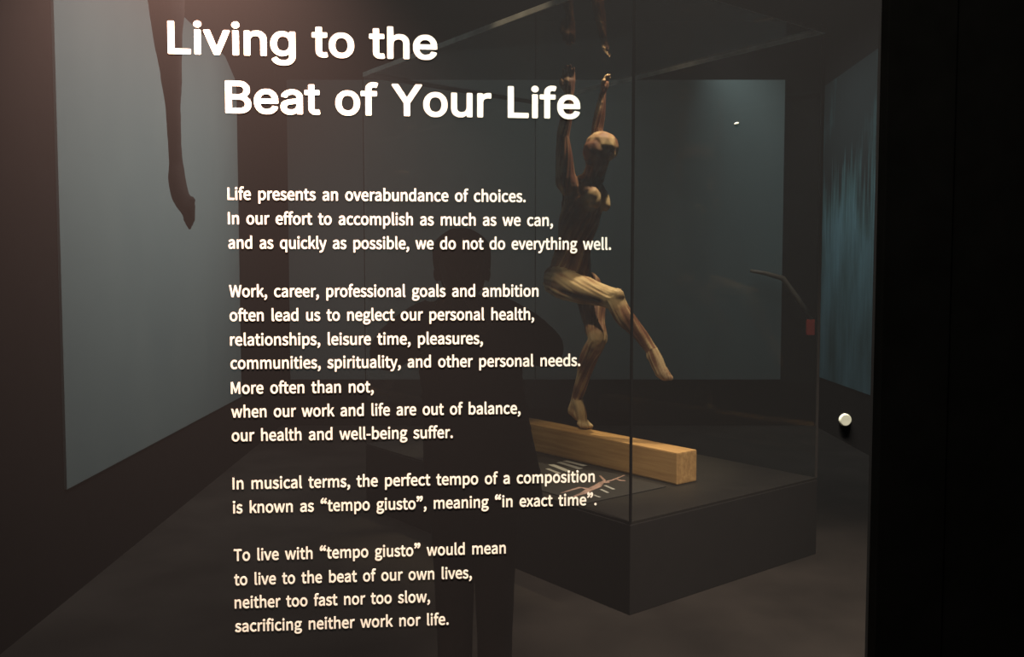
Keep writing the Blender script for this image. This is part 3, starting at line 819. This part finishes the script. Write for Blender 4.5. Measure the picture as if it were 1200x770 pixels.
# ---------------------------------------------------------------- the glass text panel, nearest the viewer
panel = thing('text_panel', on_panel(0.1, PB), 'large dark glass panel covered with white writing, nearest the viewer', 'text panel')
into(panel, box('pane', on_panel(SL, PB + 0.0005, 0.0), D * (SR - SL), NRM * 0.008, Z * (PT - PB - 0.001), 'pane'))
GLY = {'b': {    ' ': [78],
    ',': [97,[21,-73,28,-75,40,-69,60,-54,71,-41,77,-31,83,-13,85,9,81,32,70,45,64,49,53,52,42,52,31,47,23,39,18,29,18,14,22,7,30,-3,44,-11,33,-28,15,-41,11,-46,11,-51,17,-68]],
    '-': [122,[11,80,15,78,110,79,114,85,114,112,110,117,15,118,8,112,8,85]],
    '.': [97,[37,-11,47,-13,60,-11,70,-5,78,6,80,19,78,31,72,41,62,49,50,52,37,50,25,41,20,34,18,21,20,6,25,-1]],
    'I': [103,[30,-6,34,-8,71,-8,76,-1,76,259,74,262,69,265,34,265,27,259,27,-1]],
    'L': [190,[30,-6,34,-8,181,-8,184,-7,188,-1,188,31,184,35,79,36,76,39,76,156,76,259,71,265,34,265,27,259,27,-1]],
    'M': [284,[30,-6,34,-8,66,-8,72,-1,72,151,74,157,123,24,129,18,156,18,161,24,204,142,209,155,210,154,211,-1,216,-8,251,-8,257,-1,257,136,257,259,251,265,209,265,203,261,144,92,141,94,81,261,76,265,31,264,27,259,27,-1]],
    'T': [210,[84,-6,87,-8,122,-8,125,-7,129,-1,130,220,200,221,202,221,207,226,207,259,202,265,130,265,10,265,3,259,3,226,7,222,77,221,81,219,81,-1]],
    'W': [307,[58,-6,63,-8,103,-8,109,-4,153,174,155,169,199,-4,205,-8,248,-8,252,-4,306,256,305,261,300,265,265,265,259,259,227,96,223,77,177,259,173,264,138,265,133,260,88,82,85,78,50,259,45,265,5,264,1,259,1,254,55,-1]],
    'a': [197,[59,-11,77,-13,95,-11,112,-5,132,7,136,-4,140,-8,172,-8,176,-4,176,136,173,151,168,166,162,176,147,191,135,198,122,202,90,203,67,198,40,186,25,177,21,171,21,166,32,146,37,141,45,141,57,148,80,157,92,159,107,159,121,151,125,144,128,129,82,119,58,111,45,104,32,94,20,79,14,66,13,51,17,24,22,14,32,3,42,-5],[75,31,65,36,61,41,60,54,64,66,72,74,85,79,115,87,128,89,128,49,110,36,97,31,85,29]],
    'b': [216,[101,-11,118,-13,133,-11,151,-6,166,4,181,19,192,34,200,51,204,69,207,96,206,121,202,141,195,159,186,174,173,186,158,196,143,201,123,203,113,203,98,199,73,186,72,221,72,281,71,283,66,287,31,287,24,281,24,-1,31,-8,61,-8,65,-4,68,5,86,-6],[106,31,91,35,72,46,72,139,88,151,98,156,111,159,123,159,136,155,141,151,150,136,156,111,156,84,149,59,138,42,131,36,121,32]],
    'c': [179,[86,-11,109,-13,134,-9,152,-2,167,7,177,16,177,21,163,44,157,49,152,49,132,35,114,31,99,32,79,41,68,56,60,81,60,109,67,130,80,149,89,155,102,159,114,160,124,157,147,144,152,144,172,169,173,176,158,189,144,197,129,201,109,203,88,201,72,196,57,188,42,176,32,164,18,141,12,119,10,96,12,71,18,49,29,27,37,17,52,4,69,-6]],
    'd': [217,[77,-11,98,-13,115,-11,133,-4,148,5,150,4,152,-4,158,-8,188,-8,193,-1,193,281,188,287,150,287,145,281,145,276,145,194,143,192,123,201,103,203,83,201,65,195,53,188,35,171,28,160,17,139,13,119,11,96,12,71,16,51,23,34,33,18,48,3,63,-6],[100,31,85,35,72,46,63,66,59,96,63,121,68,134,74,144,88,155,103,159,110,160,125,156,145,144,145,54,143,49,125,36,113,31]],
    'e': [194,[89,-11,119,-13,147,-7,162,-1,177,9,180,14,180,19,168,39,162,44,157,44,137,33,122,30,102,30,91,34,82,39,70,51,63,64,60,79,182,81,186,86,187,94,186,126,183,139,176,161,167,175,152,189,139,196,122,202,102,203,84,201,69,196,54,188,42,177,27,158,17,139,11,109,10,94,12,71,17,51,27,31,42,13,61,-1],[62,118,59,119,60,121,68,141,74,149,87,157,97,160,112,160,122,157,132,150,140,134,142,118]],
    'f': [114,[32,-6,36,-8,71,-8,77,-1,77,154,81,156,113,156,118,161,118,164,118,191,113,198,78,199,77,219,79,236,83,245,93,249,101,249,116,244,121,244,126,249,133,274,133,279,128,285,108,290,78,290,66,287,56,281,42,269,32,249,30,236,29,199,11,196,4,191,4,161,11,156,26,156,29,154,29,-1]],
    'g': [198,[71,-94,99,-96,119,-95,139,-91,169,-76,185,-62,194,-49,199,-37,201,-24,200,-9,197,1,190,11,179,20,169,25,144,31,77,32,67,36,64,43,66,51,69,57,89,52,112,53,127,57,149,70,161,83,168,96,173,111,174,133,172,143,167,156,169,158,189,158,192,158,197,163,197,193,192,198,127,198,112,202,97,203,74,201,54,193,37,178,23,158,18,143,17,128,19,108,26,91,38,76,29,65,22,51,21,38,22,26,27,16,33,8,18,-9,12,-22,10,-37,11,-49,16,-62,24,-72,36,-82,49,-89],[79,-55,64,-49,57,-42,55,-27,58,-19,64,-11,67,-9,84,-11,127,-11,144,-14,151,-19,152,-32,146,-42,134,-50,119,-55,99,-57],[94,90,83,93,73,101,66,116,64,128,67,143,74,155,89,163,99,163,109,161,119,155,126,143,129,126,125,111,119,100,109,93]],
    'h': [212,[27,-6,31,-8,66,-8,71,-4,72,134,81,143,98,155,116,159,126,157,134,154,139,146,142,136,144,114,145,-4,151,-8,188,-7,192,-1,191,141,184,169,178,179,166,192,156,198,143,202,128,203,108,201,88,193,72,184,72,281,66,287,28,286,24,281,24,-1]],
    'i': [96,[27,-6,31,-8,66,-8,72,-1,72,191,69,196,66,198,31,198,25,194,24,191,24,-1],[42,221,56,221,63,224,73,234,78,244,78,256,76,264,66,274,56,279,43,279,33,276,23,266,20,259,19,244,23,235,33,225]],
    'k': [193,[27,-6,31,-8,66,-8,71,-4,72,46,98,78,151,-7,153,-8,191,-8,197,-4,197,4,129,111,129,114,133,119,188,186,188,194,183,198,168,198,143,198,73,113,72,281,66,287,31,287,26,284,24,281,24,-1]],
    'l': [99,[53,-11,63,-13,78,-12,86,-11,92,-4,88,26,83,31,74,31,72,36,72,281,66,287,31,287,24,281,24,26,32,4,41,-5]],
    'm': [324,[27,-6,31,-8,66,-8,71,-4,72,134,75,139,88,149,108,158,118,158,129,154,133,148,137,136,139,114,139,-1,143,-7,181,-8,186,-4,187,134,190,139,203,149,223,158,241,156,247,151,252,139,255,114,255,21,255,-1,261,-8,296,-8,302,-1,301,139,294,169,288,179,276,192,266,198,253,202,226,202,201,192,178,174,176,175,169,184,158,193,143,201,133,203,118,203,103,201,86,193,71,182,68,182,66,193,61,198,31,198,25,194,24,191,24,-1]],
    'n': [214,[27,-6,31,-8,66,-8,71,-4,72,134,88,149,101,156,116,159,130,156,136,151,141,141,144,114,145,-4,151,-8,186,-8,191,-4,192,51,192,121,189,154,184,169,178,179,166,192,156,198,143,202,116,203,106,201,88,194,71,181,68,182,66,193,61,198,31,198,25,194,24,191,24,-1]],
    'o': [212,[86,-11,107,-13,127,-11,142,-6,159,4,174,17,185,31,195,51,200,71,202,96,200,119,195,139,185,159,174,173,159,186,142,196,127,201,107,203,87,201,69,196,54,187,39,174,27,159,17,139,12,119,10,96,12,71,17,51,25,34,37,19,54,3,69,-6],[102,31,87,35,79,40,73,46,67,56,60,81,60,109,67,134,78,149,87,155,97,158,112,159,124,156,132,151,139,144,144,135,149,123,152,109,152,81,145,56,134,41,117,32]],
    'p': [217,[27,-86,31,-88,66,-88,71,-84,73,0,101,-12,118,-13,136,-11,151,-6,166,4,181,19,192,34,200,51,205,74,207,96,206,121,202,141,196,156,188,171,181,179,173,186,158,196,143,201,126,203,113,203,96,198,68,184,66,193,61,198,31,198,25,194,24,-81],[106,31,91,35,72,46,72,139,98,156,111,159,123,159,136,155,141,151,150,136,156,111,156,84,149,59,138,42,131,36,121,32]],
    'q': [217,[148,-86,153,-88,188,-88,193,-81,193,193,188,198,158,198,152,194,150,188,123,201,103,203,83,201,63,193,53,188,35,171,25,156,17,139,13,119,11,96,12,71,16,51,23,34,33,18,48,3,63,-6,78,-11,108,-13,123,-9,143,2,145,1,145,-81],[100,31,85,35,72,46,63,66,59,96,63,121,68,134,74,144,88,155,103,159,110,160,125,156,145,144,145,54,143,49,125,36,113,31]],
    'r': [136,[27,-6,31,-8,66,-8,71,-4,73,121,82,139,91,149,98,154,113,158,133,155,138,159,145,194,138,200,126,203,106,202,96,199,83,192,68,179,65,194,61,198,31,198,25,194,24,-1]],
    's': [164,[62,-11,80,-13,100,-12,115,-9,127,-3,137,5,148,16,154,26,158,39,159,54,158,66,153,79,147,87,127,104,72,128,64,134,61,139,61,146,65,155,70,158,82,161,102,159,112,155,127,146,135,146,154,171,154,176,150,180,132,192,107,201,90,203,67,201,45,193,35,186,25,175,15,154,15,129,19,119,25,109,45,91,102,65,109,59,111,54,111,46,107,37,102,33,90,29,70,30,55,34,30,51,24,51,13,39,4,26,3,19,15,9,32,-1]],
    't': [132,[73,-11,90,-13,110,-11,130,-6,135,1,128,31,123,35,100,29,88,32,85,34,80,44,78,59,78,154,80,156,125,157,129,161,129,191,123,198,80,198,78,201,78,211,78,246,76,249,73,252,40,252,35,246,32,199,8,196,1,191,1,189,1,161,8,156,28,156,30,154,30,54,32,31,37,19,43,9,53,-2,63,-8]],
    'u': [212,[71,-11,90,-13,108,-11,125,-4,143,10,144,9,147,-4,153,-8,183,-8,189,-1,189,191,183,198,145,197,141,191,141,59,137,54,127,44,110,33,90,32,83,34,78,39,73,49,71,64,69,194,65,198,63,198,25,197,21,191,21,69,24,36,30,21,35,11,48,-1,60,-8]],
    'v': [182,[68,-6,71,-8,114,-8,119,-1,186,192,181,198,179,198,144,198,139,194,99,73,91,53,76,103,45,194,41,198,39,198,4,198,-2,194,-3,189,6,161,59,14,65,-1]],
    'w': [281,[57,-6,60,-8,100,-8,106,-4,140,123,174,-4,180,-8,223,-8,227,-4,280,189,279,194,275,198,238,198,234,194,232,189,204,79,200,60,169,179,164,194,160,198,125,198,119,194,83,62,49,194,45,198,43,198,5,197,2,194,1,189,54,-1]],
    'x': [174,[0,-6,4,-8,41,-8,44,-6,83,61,86,62,98,41,127,-4,131,-8,171,-8,176,-4,176,4,116,96,171,186,171,194,166,198,129,198,124,194,91,135,89,134,52,194,49,197,9,198,3,194,3,186,58,99,-2,4,-3,-1]],
    'y': [182,[17,-88,36,-90,51,-89,64,-85,74,-79,86,-68,102,-46,119,-6,181,173,186,192,181,198,179,198,146,198,140,194,103,84,96,59,94,60,45,194,39,198,4,198,-2,194,-3,187,72,-1,69,-13,64,-23,59,-34,51,-42,36,-47,16,-45,11,-50,5,-81,10,-86]],
    '“': [350,[236,192,249,190,263,194,274,205,279,219,286,204,294,196,304,191,314,190,327,192,340,204,345,217,345,227,343,234,332,246,317,252,327,266,344,279,345,287,335,302,332,305,327,305,309,294,299,284,285,264,281,254,277,232,272,239,264,247,249,252,259,266,274,276,278,282,278,287,266,304,259,305,250,299,234,286,224,274,214,257,211,244,210,222,215,209,219,204,227,196]],
    '”': [350,[16,190,19,188,27,189,42,200,54,213,64,227,68,237,74,260,85,247,99,242,100,240,91,227,74,214,73,212,74,205,84,189,89,188,99,193,119,210,132,227,139,250,139,272,131,290,122,298,112,303,97,303,84,297,75,287,72,280,72,270,71,277,67,285,52,300,37,303,29,303,19,299,8,287,5,277,5,265,8,257,15,250,22,245,32,242,32,240,24,227,9,217,5,212,5,207]]},
't': {    ' ': [188],
    'B': [456,[54,-16,252,-17,304,-13,340,-3,364,9,384,23,411,52,424,76,434,112,435,152,430,180,421,204,406,228,382,252,360,268,394,300,406,320,411,336,415,360,414,396,408,424,398,448,376,476,344,503,316,516,284,523,244,526,56,526,44,516,43,-4],[144,74,144,214,268,212,292,205,314,192,331,168,338,136,332,112,326,100,316,91,288,79,268,75],[144,302,144,435,256,434,284,427,300,418,314,396,319,372,313,344,296,321,272,308,248,303]],
    'L': [393,[54,-16,364,-17,378,-4,378,60,368,73,142,76,142,300,141,516,128,526,56,526,44,516,43,-4]],
    'Y': [472,[196,-16,272,-17,284,-6,286,204,472,504,471,516,460,526,373,524,360,508,250,328,236,303,112,508,99,524,12,526,-1,512,-1,504,4,495,185,204,186,-4]],
    'a': [389,[137,-25,174,-26,206,-21,236,-9,258,8,260,-5,274,-17,342,-17,354,-5,354,255,350,295,343,319,331,339,305,367,266,390,230,399,166,400,118,388,83,371,45,335,27,303,24,287,34,275,46,271,94,257,106,257,116,267,130,289,142,299,166,309,194,314,218,311,242,301,248,295,256,275,259,255,250,248,130,230,78,213,50,194,32,175,22,159,14,127,13,95,18,67,30,41,47,19,75,-5,106,-18],[162,63,138,68,118,79,109,103,114,124,126,136,146,144,214,155,259,163,257,127,249,103,238,87,214,71,190,64]],
    'e': [404,[187,-24,254,-22,290,-12,314,0,338,19,362,45,377,72,382,96,370,108,302,122,290,112,274,86,262,76,230,65,190,65,160,76,140,92,123,120,116,148,118,152,378,153,388,164,384,244,374,288,346,336,308,372,286,385,258,395,234,400,202,401,174,399,146,393,118,381,98,368,58,328,33,284,22,248,18,220,19,148,29,104,45,68,58,48,90,15,110,0,138,-14],[118,239,122,256,138,284,151,296,170,306,194,312,218,312,246,304,263,292,279,268,287,244,286,238]],
    'f': [254,[74,-16,146,-17,159,-4,159,308,234,310,245,324,245,384,242,388,234,396,162,396,159,400,161,432,167,448,178,454,198,457,230,451,242,460,260,516,259,528,254,533,246,539,230,544,194,547,158,545,126,534,106,520,90,505,73,480,65,452,62,396,2,396,-11,384,-10,320,2,310,64,308,64,-4]],
    'g': [425,[180,-167,246,-166,278,-159,306,-149,334,-131,354,-112,378,-75,387,-43,389,-15,389,385,378,396,310,396,296,385,294,364,262,388,234,398,190,401,146,395,106,378,73,349,44,309,28,273,20,237,17,209,18,157,22,133,31,101,44,73,78,32,98,16,126,0,146,-7,178,-12,218,-11,246,-6,270,6,290,21,294,21,294,-15,285,-47,270,-63,246,-75,206,-80,166,-74,138,-58,106,-24,94,-25,82,-31,46,-52,34,-63,34,-75,49,-99,90,-138,130,-157],[194,77,162,86,146,97,134,112,122,137,116,161,114,209,124,253,131,269,146,290,159,301,174,307,194,312,214,312,232,309,250,301,266,289,274,278,290,237,294,209,294,177,286,133,266,98,250,87,234,80,210,76]],
    'h': [410,[47,-16,117,-17,131,-4,131,224,136,260,142,276,160,296,185,308,209,312,233,309,253,300,267,284,276,260,279,232,279,-4,293,-17,365,-15,374,-4,374,244,368,300,357,328,341,352,317,375,296,388,269,397,217,401,173,393,145,378,133,368,130,516,117,526,45,524,36,512,36,-4]],
    'i': [167,[47,-16,117,-17,131,-4,131,384,117,396,49,396,36,384,36,-4],[65,428,93,426,109,430,134,452,142,468,143,492,137,510,117,532,98,540,73,541,57,536,35,516,26,500,24,476,28,460,49,437]],
    'n': [410,[47,-16,117,-17,131,-4,132,240,137,264,147,284,160,296,177,305,209,312,241,306,261,292,273,270,279,232,279,-4,289,-16,361,-17,372,-8,374,116,374,256,368,300,352,336,320,372,293,390,249,400,213,401,181,395,153,383,133,368,129,368,129,384,117,396,49,396,36,384,36,-4]],
    'o': [415,[183,-24,230,-24,257,-20,290,-9,314,6,350,40,370,68,386,104,395,140,398,192,394,240,384,276,370,308,350,337,306,376,274,391,230,400,190,401,154,395,122,383,90,361,59,328,42,302,25,260,18,220,17,168,21,136,32,96,48,64,74,31,110,0,142,-16],[198,64,162,75,146,87,136,100,119,140,114,172,114,204,125,252,134,272,146,289,162,301,178,308,214,313,250,303,270,288,278,278,289,256,297,228,302,180,291,124,270,88,238,68,214,63]],
    'r': [259,[47,-16,117,-17,131,-4,133,252,147,284,168,300,205,309,249,305,260,316,260,388,249,401,229,402,201,402,177,398,153,388,133,373,129,376,129,384,117,396,49,396,36,384,36,-4]],
    't': [227,[146,-20,190,-21,214,-17,230,-4,230,4,219,60,210,69,198,71,174,67,158,69,147,76,144,88,143,308,212,312,221,324,221,380,221,384,210,396,146,396,143,400,143,476,130,488,58,487,48,476,48,400,46,396,2,396,-10,386,-11,324,2,310,48,308,48,88,52,56,60,36,70,20,94,-2,114,-13]],
    'u': [410,[161,-21,209,-21,237,-14,277,12,281,11,281,-5,293,-17,361,-17,374,-5,374,383,361,396,293,396,281,387,279,147,274,119,261,94,250,83,236,75,201,67,169,73,148,87,137,107,131,135,131,383,117,396,49,396,38,387,36,135,37,111,44,75,63,35,89,8,125,-13]],
    'v': [389,[156,-16,229,-17,241,-8,387,372,388,384,377,396,301,396,289,386,206,156,197,129,193,128,98,388,89,396,13,396,0,384,3,368,143,4,148,-8]]}}
LINES = [
    ('Living to the', -0.0831, 1.7638, 0.3247),
    ('Beat of Your Life', 0.0006, 1.6761, 0.5504),
    ('Life presents an overabundance of choices.', 0.0015, 1.5442, 0.4634),
    ('In our effort to accomplish as much as we can,', 0.0015, 1.5066, 0.5072),
    ('and as quickly as possible, we do not do everything well.', 0.0015, 1.4692, 0.6013),
    ('Work, career, professional goals and ambition', 0.0015, 1.3942, 0.4841),
    ('often lead us to neglect our personal health,', 0.0015, 1.3569, 0.4773),
    ('relationships, leisure time, pleasures,', 0.0015, 1.3188, 0.3951),
    ('communities, spirituality, and other personal needs.', 0.0015, 1.2822, 0.5522),
    ('More often than not,', 0.0015, 1.2432, 0.222),
    ('when our work and life are out of balance,', 0.0015, 1.206, 0.4554),
    ('our health and well-being suffer.', 0.0015, 1.1686, 0.3466),
    ('In musical terms, the perfect tempo of a composition', 0.0015, 1.0926, 0.5768),
    ('is known as “tempo giusto”, meaning “in exact time”.', 0.0015, 1.0545, 0.5799),
    ('To live with “tempo giusto” would mean', 0.0015, 0.9785, 0.4315),
    ('to live to the beat of our own lives,', 0.0015, 0.9394, 0.3765),
    ('neither too fast nor too slow,', 0.0015, 0.9023, 0.309),
    ('sacrificing neither work nor life.', 0.0015, 0.8642, 0.3388)]
_cache = {}


def glyph_mesh(fnt, ch):
    key = (fnt, ch)
    if key in _cache:
        return _cache[key]
    g = GLY[fnt][ch]
    cu = bpy.data.curves.new('glyph', 'CURVE')
    cu.dimensions = '2D'
    cu.fill_mode = 'BOTH'
    cu.extrude = 0.008
    for q in g[1:]:
        k = len(q) // 2
        s = cu.splines.new('POLY')
        s.points.add(k - 1)
        s.use_cyclic_u = True
        for i in range(k):
            s.points[i].co = (q[2 * i] / 1000.0, q[2 * i + 1] / 1000.0, 0, 1)
    o = bpy.data.objects.new('glyph', cu)
    C.objects.link(o)
    dg = bpy.context.evaluated_depsgraph_get()
    dg.update()
    me = bpy.data.meshes.new_from_object(o.evaluated_get(dg))
    V = np.array([v.co[:] for v in me.vertices])
    F_ = [tuple(p.vertices) for p in me.polygons]
    bpy.data.objects.remove(o)
    bpy.data.curves.remove(cu)
    bpy.data.meshes.remove(me)
    _cache[key] = (V, F_)
    return V, F_


def lettering(name, rows, fnt, cap, track):
    """One block of writing: rows of (text, left, baseline, right) on the face of the panel."""
    base = min(GLY[fnt]['L'][1][1::2]) / 1000.0          # foot of a capital L
    sy = cap / (max(GLY[fnt]['L'][1][1::2]) / 1000.0 - base)
    VV, FF, n = [], [], 0
    for text, xl, zb_, xr in rows:
        pen, parts = 0.0, []
        for ch in text:
            adv = GLY[fnt][ch][0] / 1000.0
            if ch == ' ':
                pen += adv * track[1]
                continue
            V, F_ = glyph_mesh(fnt, ch)
            x0 = V[:, 0].min()
            x1 = V[:, 0].max()
            if ch in '“”':
                top = V[:, 1].max()
                parts.append(((V - np.array([x0, top, 0])) * np.array([1.18, 1.18, 1.0]) + np.array([pen + 0.014, top, 0]), F_))
                pen += (x1 - x0) * 1.18 + 0.026
            else:
                parts.append((V + np.array([pen, 0, 0]), F_))
                pen += adv + track[0]
        lo = min(V[:, 0].min() for V, _ in parts)
        hi = max(V[:, 0].max() for V, _ in parts)
        sx = (xr - xl) / (hi - lo)
        for V, F_ in parts:
            x = xl + (V[:, 0] - lo) * sx
            z = zb_ + (V[:, 1] - base) * sy
            dpt = -0.0003 - V[:, 2] * 0.02
            W_ = np.array(P0[:]) + x[:, None] * np.array(D[:]) + z[:, None] * np.array([0, 0, 1.0]) + dpt[:, None] * np.array(NRM[:])
            VV.append(W_)
            FF += [tuple(i + n for i in f) for f in F_]
            n += len(W_)
    me = bpy.data.meshes.new(name)
    me.from_pydata(np.concatenate(VV).tolist(), [], FF)
    bm = bmesh.new()
    bm.from_mesh(me)
    bpy.data.meshes.remove(me)
    return into(panel, from_bm(name, bm, 'white'))


lettering('heading_lettering', LINES[0:1], 't', 0.0495, (0.0, 1.15))
lettering('heading_lettering', LINES[1:2], 't', 0.0495, (0.0, 1.15))
for a_, b_ in ((2, 5), (5, 12), (12, 14), (14, 18)):
    lettering('paragraph_lettering', LINES[a_:b_], 'b', 0.0188, (0.0, 1.9))
# round metal stud near the right edge of the pane
st = bmesh.new()
bmesh.ops.create_cone(st, cap_ends=True, segments=32, radius1=0.0105, radius2=0.0100, depth=0.004)
bmesh.ops.bevel(st, geom=[e for e in st.edges if abs(e.verts[0].co.z - e.verts[1].co.z) < 1e-6 and e.verts[0].co.z > 0], offset=0.001, segments=2, affect='EDGES')
sto = from_bm('mounting_stud', st, 'stud', smooth=False)
sto.location = on_panel(0.9977, 1.1885, -0.0021)
sto.rotation_euler = (math.radians(90), 0, YAW)
bpy.context.view_layer.update()
sto.parent = panel
sto.matrix_parent_inverse = Matrix.Translation(panel.location).inverted()
fl = bmesh.new()
bmesh.ops.create_icosphere(fl, subdivisions=2, radius=1.0)
bmesh.ops.scale(fl, vec=(0.0042, 0.0006, 0.0022), verts=fl.verts)
flo = from_bm('glint_fleck', fl, 'stud', smooth=True)  # pale bump standing in for a bright glint on the pane
flo.location = on_panel(0.8055, 1.6729, -0.0005)
flo.rotation_euler = (0, math.radians(-18), YAW)
bpy.context.view_layer.update()
flo.parent = panel
flo.matrix_parent_inverse = Matrix.Translation(panel.location).inverted()
